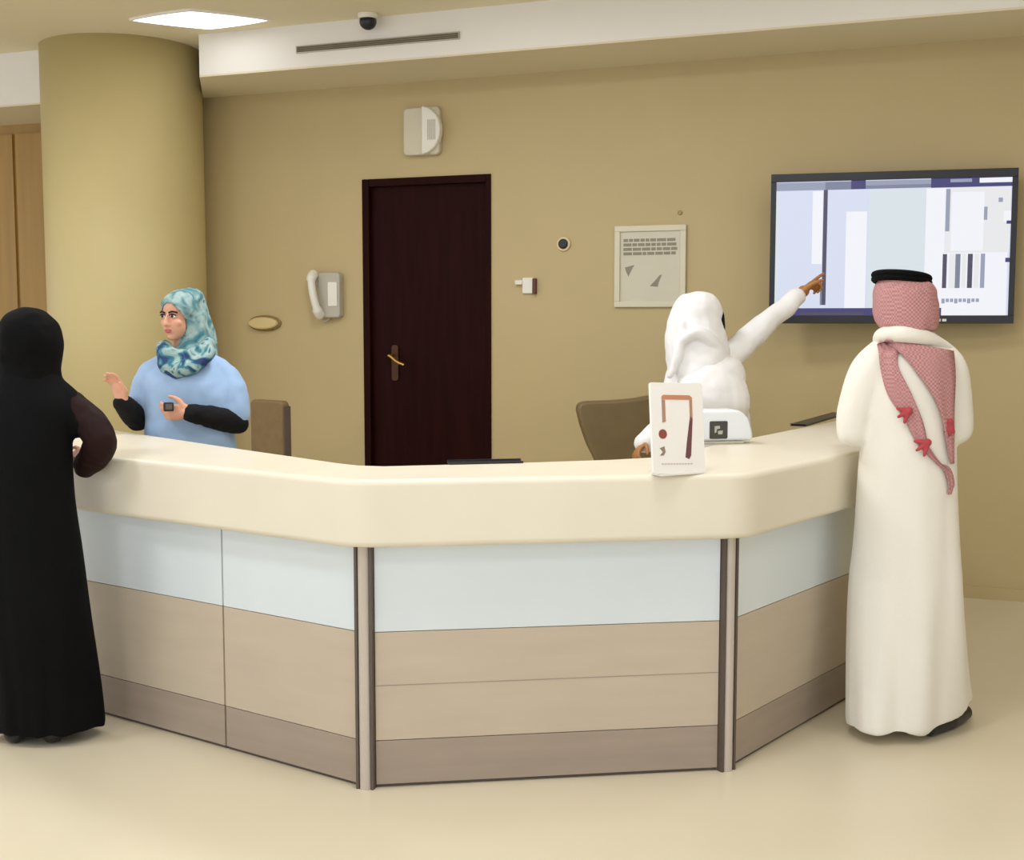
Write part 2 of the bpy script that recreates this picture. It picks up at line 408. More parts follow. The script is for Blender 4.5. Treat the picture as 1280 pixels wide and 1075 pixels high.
# wall-mounted screen
TY = R(14.0)
tc_ = plane_pt(1116, 308, WP+WN*0.22, WN)
t = thing('wall_television', 'large black wall-mounted television showing pale page windows', 'television', tc_, -TY)
tn = V((-sin(TY), -cos(TY), 0)); td = V((cos(TY), -sin(TY), 0))
def tl(px, py):
    p = plane_pt(px, py, tc_, tn); return (p-tc_).dot(td), p.z-tc_.z
a = [tl(*q) for q in ((961, 216), (1273, 212), (1267, 407), (964, 402))]
X0 = (a[0][0]+a[3][0])/2; X1 = (a[1][0]+a[2][0])/2; Z1 = (a[0][1]+a[1][1])/2; Z0 = (a[2][1]+a[3][1])/2
obj('casing', box(X0, X1, 0.004, 0.05, Z0, Z1), mBlackPl, t, bevel=0.006)
bz = 0.030
bm = bmesh.new()
bx(bm, X0, X1, -0.006, 0.004, Z1-0.045, Z1); bx(bm, X0, X1, -0.006, 0.004, Z0, Z0+0.045); bx(bm, X0, X0+bz, -0.006, 0.004, Z0+0.045, Z1-0.045); bx(bm, X1-bz, X1, -0.006, 0.004, Z0+0.045, Z1-0.045)
obj('bezel', bm, mBlackPl, t, bevel=0.002)
scr = [emit('screen_pale_blue', '#DCE3F7', 0.93), emit('screen_white', '#F4F5FB', 0.97), emit('screen_mint', '#DDE8EE', 0.92), emit('screen_line', '#4A4560', 0.8), emit('screen_navy', '#37357A', 0.8),
       emit('screen_grey', '#9EA6BE', 0.85), emit('screen_cream', '#ECECEE', 0.95), emit('screen_mid_bar', '#8087A0', 0.85)]
sx0, sx1, sz0, sz1 = X0+bz, X1-bz, Z0+0.045, Z1-0.045
bm = bmesh.new()
bx(bm, sx0, sx1, 0.0015, 0.004, sz0, sz1, 0)
lay = [0]
def scrq(x0, y0, x1, y1, mi, lift=1):     # picture patches given in the frame of the screen picture
    u = lambda x: sx0+(x-105)/(1225-105)*(sx1-sx0)
    v = lambda y: sz1-(y-135)/(770-135)*(sz1-sz0)
    lay[0] += 1
    bx(bm, u(x0), u(x1), 0.0014-0.0002*lift, 0.0015, v(y1), v(y0), mi)
scrq(105, 138, 345, 176, 5); scrq(345, 138, 470, 176, 7); scrq(470, 135, 540, 176, 4, 2); scrq(540, 138, 850, 160, 5); scrq(540, 160, 850, 176, 7); scrq(850, 135, 1225, 178, 4); scrq(940, 140, 1040, 155, 5, 2); scrq(1075, 138, 1225, 160, 1, 2)
scrq(362, 180, 560, 735, 0); scrq(450, 280, 550, 735, 1, 2); scrq(560, 180, 830, 735, 2); scrq(830, 180, 920, 735, 1)
scrq(105, 180, 120, 735, 2); scrq(120, 180, 275, 735, 0, 2); scrq(285, 180, 335, 525, 1, 2)
scrq(338, 176, 358, 720, 3, 3); scrq(330, 620, 340, 720, 7, 3)
scrq(920, 180, 1220, 480, 6); scrq(922, 185, 942, 380, 5, 2); scrq(950, 200, 1100, 470, 1, 3); scrq(1100, 270, 1116, 330, 5, 4); scrq(1165, 230, 1185, 250, 5, 3)
scrq(915, 480, 1215, 770, 1)
for x0, x1, m_ in ((915, 935, 3), (945, 975, 6), (975, 998, 7), (1005, 1025, 6), (1032, 1055, 3), (1062, 1085, 6), (1092, 1112, 5)): scrq(x0, 485, x1, 643, m_, 2)
for k in range(9): scrq(915+k*20, 692, 930+k*20, 708 if k % 3 else 714, 5, 2)
scrq(105, 735, 560, 770, 4); scrq(230, 755, 545, 768, 3, 2); scrq(560, 735, 915, 770, 4)
scrq(1190, 290, 1225, 340, 1, 3); scrq(1205, 335, 1225, 350, 4, 4); scrq(1205, 505, 1225, 525, 4, 4)
obj('screen', bm, scr, t)
bm = bmesh.new()
for k in range(6): bx(bm, 0.12+k*0.03, 0.142+k*0.03, -0.0075, -0.006, Z0+0.012, Z0+0.026)
obj('badge', bm, mWhitePl, t)
wg = (WP - tc_).dot(WN)
bm = bmesh.new(); Rr = M.Rotation(TY-PHI, 4, 'Z')
yo = -wg
bx(bm, -0.25, 0.25, abs(wg)-0.02, abs(wg), -0.2, 0.2, 0, Rr); bx(bm, -0.05, 0.05, 0.04, abs(wg)-0.01, -0.08, 0.08, 0, Rr)
obj('wall_bracket', bm, mBlackPl, t)

# ------------------------------------------------------------------ reception desk
def flat(v): return V((v.x, v.y, 0))
PL = flat(onz(457, 986, 0)); PR = flat(onz(909, 963, 0)); ZT = 1.06; ZB = 0.835
dl = (flat(onz(135, 895, 0))-PL).normalized(); dr = (flat(onz(1050, 880, 0))-PR).normalized()
LE = PL + dl*1.62; RE = PR + dr*2.02
def off_poly(pts, d):     # offset a plan polyline, + = towards the visitors
    out = []
    ns = []
    for a, b in zip(pts, pts[1:]):
        t_ = (b-a).normalized(); ns.append(V((t_.y, -t_.x, 0)))
    for i, p in enumerate(pts):
        if i == 0: out.append(p+ns[0]*d)
        elif i == len(pts)-1: out.append(p+ns[-1]*d)
        else:
            n = (ns[i-1]+ns[i]).normalized(); out.append(p+n*(d/n.dot(ns[i])))
    return out
base = [LE, PL, PR, RE]
def round_corners(pts, r, n=6):
    out = [pts[0]]
    for a, b, c in zip(pts, pts[1:], pts[2:]):
        u = (a-b).normalized(); v = (c-b).normalized()
        p0, p1 = b+u*r, b+v*r
        for k in range(n+1):
            t_ = k/n; out.append(p0*(1-t_)**2 + b*2*t_*(1-t_) + p1*t_*t_)
    out.append(pts[-1]); return out
front = round_corners(off_poly(base, 0.085), 0.085); back = [flat(onz(*q, ZT)) for q in ((110, 531.5), (178, 542), (285, 558), (380, 571.5), (425, 578), (452, 581), (480, 582), (520, 581), (640, 578), (760, 574), (815, 571), (850, 565), (890, 556), (1045, 525))] + [RE + V((-dr.y, dr.x, 0))*0.40]
poly = front + back[::-1]
bm = bmesh.new(); prism(bm, [(p.x, p.y) for p in poly], ZB, ZT)
cen = (PL+PR)/2
worktop = obj('reception_worktop', bm, mTop, bevel=0.022, segs=4)
tag(worktop, 'long cream worktop with deep rounded fascia running over all the desk panels', 'countertop')

def run_unit(label, a, b, g0, g1, seam=False, posts=False):
    d = b-a; L = d.length; ang = atan2(d.y, d.x)
    t = thing('desk_unit', label, 'desk unit', a, ang, 'panelled units under the worktop')
    # local x along the front, local +y into the desk
    x0, x1 = g0, L-g1
    bt = 0.535; kt = 0.165
    obj('glass_panel', box(x0, x1, 0, 0.02, bt+0.002, ZB-0.004), mGlassW, t, bevel=0.002)
    obj('middle_panel', box(x0, x1, 0.0, 0.02, 0.165 if not seam else 0.165, bt), mBeige, t, bevel=0.002)
    if seam:
        obj('seam', box(x0, x1, -0.001, 0.0, 0.352, 0.355), mKick, t)
    obj('kick_panel', box(x0, x1, 0.001, 0.02, 0.012, 0.163), mKick, t, bevel=0.002)
    obj('plinth', box(x0, x1, 0.012, 0.03, 0.0, 0.012), mDarkTrim, t)
    bm = bmesh.new(); bx(bm, x0+0.02, x1-0.02, 0.022, 0.05, 0.012, ZB-0.004)
    obj('back_board', bm, mBeige, t)
    bm = bmesh.new(); bx(bm, x0+0.2, x1-0.2, 0.05, 0.34, ZB-0.06, ZB-0.004)
    obj('support', bm, mBeige, t)
    return t, L
seamL = flat(onz(286.5, 935, 0)); sd = (seamL-PL).dot(dl)
run_unit('desk panel unit beside the woman in black, left of the vertical seam', LE, PL+dl*sd, 0.0, 0.004)
run_unit('narrow desk panel unit between the vertical seam and left metal post', PL+dl*sd, PL, 0.004, 0.036)
run_unit('wide front desk panel unit between the two metal corner posts', PL, PR, 0.036, 0.036, seam=True)
run_unit('shaded desk panel unit beside the man in white robe, right of right post', PR, RE, 0.036, 0.0)

def corner_post(label, P, d0, d1):
    n0 = V((-d0.y, d0.x, 0)); u = (d0+d1).normalized(); ang = atan2(u.y, u.x)
    t = thing('corner_post', label, 'post', P, ang, 'metal posts at the desk corners')
    hw = 0.032
    bm = bmesh.new(); tube(bm, [(0, 0.006, 0), (0, 0.006, ZB-0.004)], 0.021, 20); obj('rounded_cover', bm, mAlu, t, smooth=False, bevel=0.001)
    for s_ in (-1, 1):
        bm = bmesh.new(); bx(bm, s_*0.026-0.005, s_*0.026+0.005, -0.008, 0.02, 0, ZB-0.004); obj('edge_strip', bm, mDarkTrim, t, bevel=0.001)
    obj('backing', box(-0.021, 0.021, 0.0, 0.02, 0, ZB-0.004), mDarkTrim, t)
corner_post('grey metal post at the left front corner of the desk', PL, (PL-LE).normalized(), (PR-PL).normalized())
corner_post('grey metal post at the right front corner of the desk', PR, (PR-PL).normalized(), (RE-PR).normalized())

# ------------------------------------------------------------------ figures
class Vol:
    """closed overlapping volumes that are grown together into one surface"""
    def __init__(s): s.bm = bmesh.new()
    def ell(s, c, r, rot=None, seg=20):
        r = (r, r, r) if not isinstance(r, (tuple, list)) else r
        mx = M.Translation(V(c)) @ (rot.to_4x4() if rot is not None else M.Identity(4)) @ M.Diagonal((r[0], r[1], r[2], 1))
        bmesh.ops.create_uvsphere(s.bm, u_segments=seg, v_segments=max(8, seg*2//3), radius=1, matrix=mx); return s
    def limb(s, pts, rad, n=20):
        pts = [V(p) for p in pts]
        for i in range(len(pts)-1): tube(s.bm, pts[i:i+2], [rad[i], rad[i+1]], n)
        for p, r in zip(pts, rad): s.ell(p, r, seg=n)
        return s
    def sleeve(s, pts, rad, sub=5):
        P = spline(pts, sub); W = spline([V((r, 0, 0)) for r in rad], sub)
        return s.limb(P, [w.x for w in W])
    def loft(s, rings, n=36, sub=6):
        """rings: (z, cx, cy, rx, ry)"""
        R_ = spline([V((a[1], a[2], a[0])) for a in rings], sub); W = spline([V((a[3], a[4], 0)) for a in rings], sub)
        vr = [[s.bm.verts.new((p.x+w.x*cos(2*pi*k/n), p.y+w.y*sin(2*pi*k/n), p.z)) for k in range(n)] for p, w in zip(R_, W)]
        for a, b in zip(vr, vr[1:]):
            for k in range(n): s.bm.faces.new((a[k], a[(k+1)%n], b[(k+1)%n], b[k]))
        s.bm.faces.new(vr[0][::-1]); s.bm.faces.new(vr[-1]); return s
    def mesh(s, voxel=0.01, smooth=6, disp=None):
        bmesh.ops.recalc_face_normals(s.bm, faces=s.bm.faces)
        me = bpy.data.meshes.new('tmp'); s.bm.to_mesh(me); s.bm.free()
        o = bpy.data.objects.new('tmp', me); C.objects.link(o)
        r = o.modifiers.new('r', 'REMESH'); r.mode = 'VOXEL'; r.voxel_size = voxel; r.use_smooth_shade = True
        if smooth:
            k = o.modifiers.new('s', 'SMOOTH'); k.factor = 0.5; k.iterations = smooth
        dg = bpy.context.evaluated_depsgraph_get(); dg.update()
        out = bpy.data.meshes.new_from_object(o.evaluated_get(dg))
        bpy.data.objects.remove(o); bpy.data.meshes.remove(me)
        if disp:
            nv = [v.normal.copy() for v in out.vertices]
            for v, n_ in zip(out.vertices, nv): v.co += n_*disp(v.co)
        for p in out.polygons: p.use_smooth = True
        return out

def face_frame(yaw, pitch=0, roll=0):     # columns: right of the head, forward, up ; yaw 0 looks at +y, positive turns left
    return M.Rotation(yaw, 3, 'Z') @ M.Rotation(pitch, 3, 'X') @ M.Rotation(roll, 3, 'Y')

def add_head(v, c, Rm, s=1.0):
    """c = middle of the head (eye height); forward = local +y; about 0.225 m tall"""
    L = lambda x, y, z: V(c) + Rm @ (V((x, y, z))*s)
    v.ell(L(0, -0.012, 0.028), (0.073*s, 0.092*s, 0.085*s), Rm, 28)       # skull
    v.ell(L(0, 0.030, -0.040), (0.058*s, 0.060*s, 0.070*s), Rm, 24)       # face
    v.ell(L(0, 0.055, -0.094), (0.026*s, 0.026*s, 0.020*s), Rm, 14)       # chin
    for sx in (-1, 1):
        v.ell(L(sx*0.036, 0.058, -0.030), (0.022*s, 0.022*s, 0.020*s), Rm, 14)   # cheek
        v.ell(L(sx*0.074, -0.010, -0.012), (0.010*s, 0.020*s, 0.030*s), Rm, 14)  # ear
        v.ell(L(sx*0.028, 0.073, 0.018), (0.024*s, 0.012*s, 0.008*s), Rm, 12)    # brow ridge
    v.limb([L(0, 0.082, 0.008), L(0, 0.098, -0.022), L(0, 0.104, -0.034)], [0.009*s, 0.0115*s, 0.0125*s], 12)   # nose
    for sx in (-1, 1): v.ell(L(sx*0.012, 0.092, -0.036), 0.0095*s, None, 10)
    v.ell(L(0, 0.083, -0.062), (0.022*s, 0.010*s, 0.0055*s), Rm, 12); v.ell(L(0, 0.081, -0.072), (0.019*s, 0.010*s, 0.006*s), Rm, 12)
    return L

def add_hand(v, w, d, side, palm, curl=0.5, point=False, s=1.0):
    """w wrist point, d pointing direction, side: direction of the thumb, palm: normal out of the palm"""
    d = V(d).normalized(); side = V(side); side = (side - d*side.dot(d)).normalized(); n = d.cross(side)
    if n.dot(V(palm)) < 0: n = -n
    w = V(w)
    Rm = M((side, d, n)).transposed()
    v.limb([w - d*0.008*s, w + d*0.02*s], [0.025*s, 0.028*s])
    v.ell(w + d*0.052*s, (0.040*s, 0.050*s, 0.016*s), Rm, 18)
    lens = (0.066, 0.074, 0.070, 0.054)
    for i in range(4):
        b = w + d*(0.088-0.004*abs(i-1))*s + side*(0.030-0.020*i)*s
        c = curl*(0.85+0.12*i)
        if point and i == 0: c = 0.05
        elif point: c = max(curl, 1.5)
        p = [b - d*0.03*s, b]; r = [0.0085*s, 0.0095*s]; ang = 0.0; L = lens[i]*s
        for k, f in enumerate((0.45, 0.32, 0.23)):
            ang += c*(0.6, 0.8, 0.6)[k]
            p.append(p[-1] + (d*cos(ang)+n*sin(ang))*L*f); r.append((0.0088, 0.0080, 0.0068)[k]*s)
        v.limb(p, r, 10)
    b = w + d*0.022*s + side*0.026*s
    p1 = b + (d*0.6+side*0.75+n*0.25).normalized()*0.038*s; p2 = p1 + (d*0.85+side*0.25+n*(0.2+0.4*curl)).normalized()*0.030*s; p3 = p2 + (d*0.9-side*0.05+n*(0.2+0.5*curl)).normalized()*0.024*s
    v.limb([b-d*0.01*s, b, p1, p2, p3], [0.014*s, 0.0145*s, 0.0115*s, 0.0098*s, 0.0078*s], 10)

def legs(v, hip_z, hx, foot_y=0.0, cx=0, cy=0, fdir=1, knee=0.0):
    for sx in (-1, 1):
        v.limb([(cx+sx*hx, cy, hip_z), (cx+sx*hx*1.02, cy+0.02*fdir, hip_z*0.54), (cx+sx*hx, cy-0.01*fdir, hip_z*0.1), (cx+sx*hx, cy-0.01*fdir, 0.065)], [0.070, 0.055, 0.038, 0.036])
        v.limb([(cx+sx*hx, cy-0.03*fdir, 0.05), (cx+sx*hx*1.1, cy+0.12*fdir, 0.036)], [0.034, 0.028])

def cut(me, cond):
    bm = bmesh.new(); bm.from_mesh(me)
    bmesh.ops.delete(bm, geom=[v for v in bm.verts if cond(v.co)], context='VERTS')
    bm.to_mesh(me); bm.free()
    for p in me.polygons: p.use_smooth = True
    return me

def shell(o, th=0.004, off=-1):
    m_ = o.modifiers.new('thick', 'SOLIDIFY'); m_.thickness = th; m_.offset = off; return o

def folds(amp, k, z0, z1, seed=0, cx=0, cy=0):
    def f(co):
        a = atan2(co.y-cy, co.x-cx); t_ = max(0, min(1, (z1-co.z)/(z1-z0)))
        n_ = noise.noise(V((cos(a)*k*0.35+seed, sin(a)*k*0.35, co.z*0.55)))
        return amp*t_*(n_*1.6 + 0.3*sin(a*k+3*noise.noise(V((co.z*0.8, seed, a*0.4)))))
    return f
def crumple(amp, sc, seed=0):
    return lambda co: amp*(noise.noise(co*sc+V((seed, 0, 0))) + 0.5*noise.noise(co*sc*2.1+V((0, seed, 0))))

def person_root(label, loc):
    t = thing('person', label, 'person', loc); return t

# ---------- man in white robe (seen from behind)
DM = 4.70
mb = onz(1138, 908, 0); mb = V((mb.x, mb.y, 0)); DM = mb.y
L_ = lambda px, py, dy=0.0: at(px, py, DM+dy) - mb
man = person_root('man in long white robe and red checked head cloth at the right desk end', mb)
hc = L_(1129, 381) + V((0, 0.0, 0.0)); hR = face_frame(R(8), R(-4))
sh_l = L_(1090, 447); sh_r = L_(1184, 447); el_l = L_(1066, 535, -0.02); el_r = L_(1193, 530, -0.03)
wr_l = el_l + V((0.07, 0.25, 0.06)); wr_r = el_r + V((-0.08, 0.25, 0.06))
b = Vol()
add_head(b, hc, hR, 1.0)
b.limb([hc+V((0,-0.01,-0.07)), hc+V((0,-0.015,-0.17))], [0.052, 0.058])
b.loft([(0.86, 0, 0, 0.14, 0.10), (0.98, 0, 0, 0.14, 0.10), (1.15, 0, 0, 0.13, 0.09), (1.33, 0, 0, 0.155, 0.10), (1.42, -0.005, 0, 0.12, 0.07), (1.47, -0.01, 0, 0.06, 0.05)])
legs(b, 0.90, 0.078, fdir=1)
for s_, e_, w_, td in ((sh_l, el_l, wr_l, 1), (sh_r, el_r, wr_r, -1)):
    b.limb([s_+V((0,0,-0.03)), e_, w_], [0.042, 0.034, 0.025]); add_hand(b, w_+V((0,0.03,0.01)), (0.1*td, 1, 0.05), (td, 0, 0.3), (0, 0, -1), 0.4)
obj('body', b.mesh(0.006, 3), mSkinA, man)
cl = Vol()
zz = lambda py: L_(1138, py).z
def ringpx(py, x0, x1, ry, cy=0.0):
    a, c_ = L_(x0, py), L_(x1, py); return (max(a.z, 0.04), (a.x+c_.x)/2, cy, (c_.x-a.x)/2, ry)
cl.loft([ringpx(912, 1046, 1230, 0.20), ringpx(850, 1050, 1221, 0.195), ringpx(760, 1058, 1207, 0.18), ringpx(680, 1068, 1199, 0.165), ringpx(600, 1073, 1195, 0.15), ringpx(530, 1078, 1194, 0.14),
         ringpx(470, 1080, 1196, 0.135), ringpx(440, 1088, 1190, 0.115), ringpx(424, 1100, 1178, 0.085), ringpx(411, 1108, 1160, 0.065)])
cl.sleeve([L_(1106, 446), L_(1086, 468), L_(1068, 515), L_(1066, 540, 0.0)], [0.075, 0.078, 0.066, 0.060])
cl.limb([L_(1066, 540, 0.0), wr_l+V((0, -0.01, 0))], [0.060, 0.045])
cl.sleeve([L_(1168, 446), L_(1184, 466), L_(1194, 515), L_(1195, 536, 0.0)], [0.075, 0.078, 0.066, 0.062])
cl.limb([L_(1196, 534, 0.0), wr_r+V((0, -0.01, 0))], [0.062, 0.045])
thobe_me = cl.mesh(0.010, 8, folds(0.014, 7, 0.15, 1.2, 2.0))
for v in thobe_me.vertices:       # the hem hangs lower on the left, swept back on the right
    t_ = max(0.0, 1-v.co.z/0.6)
    v.co.y += 0.50*v.co.x*t_; v.co.z += 0.05*max(0.0, v.co.x/0.25)*t_
bvh_src = bmesh.new(); bvh_src.from_mesh(thobe_me); bvh = BVHTree.FromBMesh(bvh_src)
obj('robe', thobe_me, mThobe, man)
cl = Vol(); cl.sleeve([L_(1098, 428, 0.03), L_(1104, 419, -0.04), L_(1130, 417, -0.10), L_(1158, 423, -0.09), L_(1184, 436, -0.03)], [0.022, 0.030, 0.034, 0.030, 0.022])
obj('collar', cl.mesh(0.006, 3), mThobe, man)
# head cloth
sc_ = Vol()
HL = lambda x, y, z: hc + hR @ V((x, y, z))
sc_.ell(HL(0.0, -0.012, 0.022), (0.110, 0.115, 0.092), hR, 28)
sc_.loft([(hc.z-0.098, hc.x+0.012, hc.y-0.03, 0.098, 0.095), (hc.z-0.06, hc.x+0.01, hc.y-0.02, 0.117, 0.11), (hc.z, hc.x+0.006, hc.y-0.015, 0.121, 0.117), (hc.z+0.06, hc.x+0.0, hc.y-0.012, 0.112, 0.11), (hc.z+0.105, hc.x-0.006, hc.y-0.01, 0.085, 0.09)])
def face_hole(c, Rm, y0, zc, rx, rz_):
    Ri = Rm.transposed()
    def f(co):
        q = Ri @ (co - V(c)); return q.y > y0 and (q.x/rx)**2 + ((q.z-zc)/rz_)**2 < 1
    return f
me = cut(sc_.mesh(0.007, 5, crumple(0.006, 14, 3)), face_hole(hc, hR, 0.03, -0.03, 0.07, 0.10))
shell(obj('head_cloth', me, mShemagh, man), 0.003)
bm = bmesh.new()
for k_ in (0, 1):
    pts = [HL(-0.012+0.098*cos(a), -0.012+0.100*sin(a), 0.088+k_*0.016-0.012*cos(a)) for a in [2*pi*i/40 for i in range(41)]]
    tube(bm, pts, 0.0125, 10, cap=False)
obj('head_cord', bm, mAbaya, man, smooth=True)
# cloth tails draped down the back: outlines laid against the robe
def drape(rows, off=0.012, n=7, sag=0.0):
    """rows of (py, x_left, x_right) in the photo frame -> sheet following the back of the robe"""
    bm = bmesh.new(); prev = None
    P = spline([V(r[:3]) for r in rows], 5); D = spline([V((r[3] if len(r) > 3 else 0, 0, 0)) for r in rows], 5)
    for i, (r, dd) in enumerate(zip(P, D)):
        row = []
        for k in range(n):
            px = r.y + (r.z-r.y)*k/(n-1); q = L_(px, r.x + dd.x*k/(n-1))
            hit = bvh.ray_cast(V((q.x, -1.0, q.z)), V((0, 1, 0)))
            y = (hit[0].y if hit[0] is not None else -0.1) - off - 0.004*sin(k*1.7+i*0.35)
            row.append(bm.verts.new((q.x, y, q.z)))
        if prev:
            for k in range(n-1): bm.faces.new((prev[k], prev[k+1], row[k+1], row[k]))
        prev = row
    return bm
o = obj('cloth_tail', drape([(426, 1092, 1116, 4), (455, 1091, 1110), (490, 1098, 1124), (520, 1116, 1136), (545, 1127, 1142), (556, 1136, 1146), (572, 1152, 1158), (582, 1164, 1174), (600, 1171, 1180), (612, 1170, 1174)]), mShemagh, man, smooth=True, label='narrow red checked tail hanging down to a point'); shell(o, 0.005, 0)
o = obj('cloth_tail', drape([(424, 1096, 1183, 14), (444, 1116, 1182, 4), (467, 1132, 1181), (490, 1148, 1180), (515, 1160, 1180), (540, 1166, 1180), (575, 1174, 1179)], 0.02), mShemagh, man, smooth=True, label='wide red checked tail over the right shoulder blade'); shell(o, 0.005, 0)
def knot(px, py, w_, h_, rot):
    v_ = Vol(); q = L_(px, py); hit = bvh.ray_cast(V((q.x, -1, q.z)), V((0, 1, 0))); y = hit[0].y-0.02 if hit[0] is not None else -0.15
    for k in range(3):
        a_ = rot + (k-1)*0.7; v_.limb([(q.x, y, q.z), (q.x+w_*cos(a_), y-0.004, q.z+h_*sin(a_))], [0.012, 0.006], 10)
    v_.ell((q.x, y, q.z), 0.015)
    obj('tassel', v_.mesh(0.004, 2), mTassel, man)
knot(1120, 510, 0.045, 0.045, pi+0.5); knot(1142, 548, 0.05, 0.05, pi+0.6); knot(1172, 524, 0.025, 0.05, -pi/2)
# shoes
for sx, px, py, nm in ((1, 1203, 903, 0.0), (-1, 1085, 918, 0.0)):
    v_ = Vol(); q = L_(px, py)
    v_.limb([(0.03, -0.12, 0.03), (0.14, -0.03, 0.034), (0.235, 0.07, 0.034)], [0.028, 0.034, 0.030]) if sx > 0 else v_.limb([(-0.11, -0.02, 0.032), (-0.12, 0.14, 0.028)], [0.03, 0.026])
    obj('shoe', v_.mesh(0.006, 3), mBlackPl, man)

# ---------- woman in black (left edge, seen from behind)
wb = onz(58, 921, 0); wb = V((wb.x, wb.y, 0)); DW = wb.y
L_ = lambda px, py, dy=0.0: at(px, py, DW+dy) - wb
wom = person_root('woman in full black robe and head cover at the left desk end', wb)
hc = L_(39, 428); hR = face_frame(R(-28), R(-6))
el = L_(122, 546, -0.02); wr = L_(104, 576, 0.08)
el2 = L_(8, 560, 0.10); wr2 = el2 + V((0.16, 0.14, 0.06))
b = Vol(); add_head(b, hc, hR, 0.98); b.limb([hc+V((0,-0.01,-0.07)), hc+V((0,-0.01,-0.18))], [0.048, 0.055])
b.loft([(0.80, -0.045, -0.04, 0.12, 0.09), (0.95, -0.045, -0.05, 0.12, 0.09), (1.1, -0.04, -0.04, 0.12, 0.085), (1.25, -0.02, -0.01, 0.14, 0.09), (1.33, -0.04, 0, 0.11, 0.065), (1.38, -0.05, 0, 0.05, 0.05)])
legs(b, 0.84, 0.07, fdir=1, cy=-0.03, cx=-0.02)
for s_, e_, w_, td in ((L_(72, 490), el, wr, -1), (L_(2, 490), el2, wr2, 1)):
    b.limb([s_, e_, w_], [0.036, 0.030, 0.024])
    add_hand(b, w_+V((0.0,0.0,0.0)), (-0.9 if td < 0 else 0.4, 0.25, 0.05), (0, 0.5, 1), (0.3*td, 0, -1), 0.5, s=0.9)
obj('body', b.mesh(0.006, 3), mSkinA, wom)
cl = Vol()
ring = lambda py, x0, x1, ry, cy=0.0: ringpx(py, x0, x1, ry, cy)
cl.loft([ring(912, -8, 131, 0.14, 0.0), ring(850, -9, 126, 0.145, -0.01), ring(770, -9, 117, 0.155, -0.03), ring(690, -9, 108, 0.145, -0.04), ring(620, -9, 100, 0.13, -0.055), ring(560, -9, 97, 0.125, -0.06),
         ring(510, -10, 95, 0.12, -0.04), ring(478, -8, 80, 0.105, -0.01), ring(455, 2, 70, 0.08, 0.0)])
cl.sleeve([L_(58, 486), L_(84, 506), L_(104, 530, -0.02)], [0.066, 0.062, 0.056]); cl.sleeve([L_(10, 486), L_(-10, 530), el2], [0.07, 0.068, 0.06]); cl.limb([el2, wr2], [0.058, 0.042])
me = cl.mesh(0.010, 8, folds(0.012, 8, 0.1, 1.3, 5.0))
obj('robe', me, mAbaya, wom)
cl = Vol(); cl.sleeve([L_(90, 506), L_(106, 522, -0.01), L_(124, 546, -0.03), L_(121, 566, 0.02), L_(106, 582, 0.08)], [0.052, 0.062, 0.062, 0.058, 0.046])
obj('sleeve', cl.mesh(0.007, 5, crumple(0.006, 16, 8)), mMaroon, wom, label='dark maroon sleeve bent on the worktop')
sc_ = Vol(); HL = lambda x, y, z: hc + hR @ V((x, y, z))
sc_.ell(HL(0, -0.012, 0.026), (0.112, 0.118, 0.100), hR, 28)
sc_.loft([(L_(40, 500).z, L_(38, 500).x, -0.005, 0.125, 0.112), (L_(40, 478).z, L_(38, 478).x, 0.0, 0.118, 0.102), (L_(40, 455).z, L_(38, 455).x, 0.0, 0.110, 0.105), (hc.z, hc.x, hc.y-0.01, 0.117, 0.115), (hc.z+0.07, hc.x, hc.y-0.01, 0.10, 0.105)])
me = cut(sc_.mesh(0.008, 6, crumple(0.007, 12, 1)), face_hole(hc, hR, 0.03, -0.025, 0.062, 0.085))
shell(obj('head_cover', me, mAbaya, wom), 0.003)
for sx in (-1, 1):
    v_ = Vol(); v_.limb([(-0.02+sx*0.07, -0.065, 0.044), (-0.02+sx*0.078, 0.10, 0.044)], [0.044, 0.042]); obj('shoe', v_.mesh(0.007, 3), mBlackPl, wom)

# ---------- woman in blue scrubs (behind the desk, facing us)
DB = 5.75
sb = V((at(236, 500, DB).x, DB, 0))
L_ = lambda px, py, dy=0.0: at(px, py, DB+dy) - sb
nur = person_root('woman in blue tunic and teal patterned headscarf standing behind the desk', sb)
hc = L_(224, 395, -0.02); hR = face_frame(R(180-24), R(-2), R(0))
sh_r = L_(192, 474); sh_l = L_(278, 474); el_r = L_(172, 524, -0.02); el_l = L_(296, 528, -0.03)
wr_r = L_(153, 504, -0.16); wr_l = L_(238, 516, -0.20)
b = Vol(); HLn = add_head(b, hc, hR, 0.97)
b.limb([hc+V((0.01,0.02,-0.07)), hc+V((0.02,0.03,-0.19))], [0.048, 0.055])
zt = L_(236, 452).z
b.loft([(0.86, 0, 0, 0.15, 0.10), (1.0, 0, 0, 0.15, 0.10), (1.15, 0, 0, 0.14, 0.095), (1.28, 0, 0, 0.15, 0.095), (zt-0.02, 0, 0, 0.12, 0.07), (zt+0.03, 0, 0.01, 0.05, 0.05)])
legs(b, 0.90, 0.09, fdir=-1)
b.limb([sh_r, el_r, wr_r], [0.040, 0.034, 0.025]); b.limb([sh_l, el_l, wr_l], [0.040, 0.034, 0.025])
add_hand(b, wr_r+V((0, 0, 0.005)), (-0.25, -0.1, 1), (0.8, -0.5, 0.1), (0.4, -0.9, 0), 0.55, s=1.0)
add_hand(b, wr_l+V((-0.005, 0, 0)), (-1, -0.15, 0.05), (0, -0.3, 1), (0.2, 1, -0.2), 0.75, s=1.0)
obj('body', b.mesh(0.005, 2), mSkinA, nur)
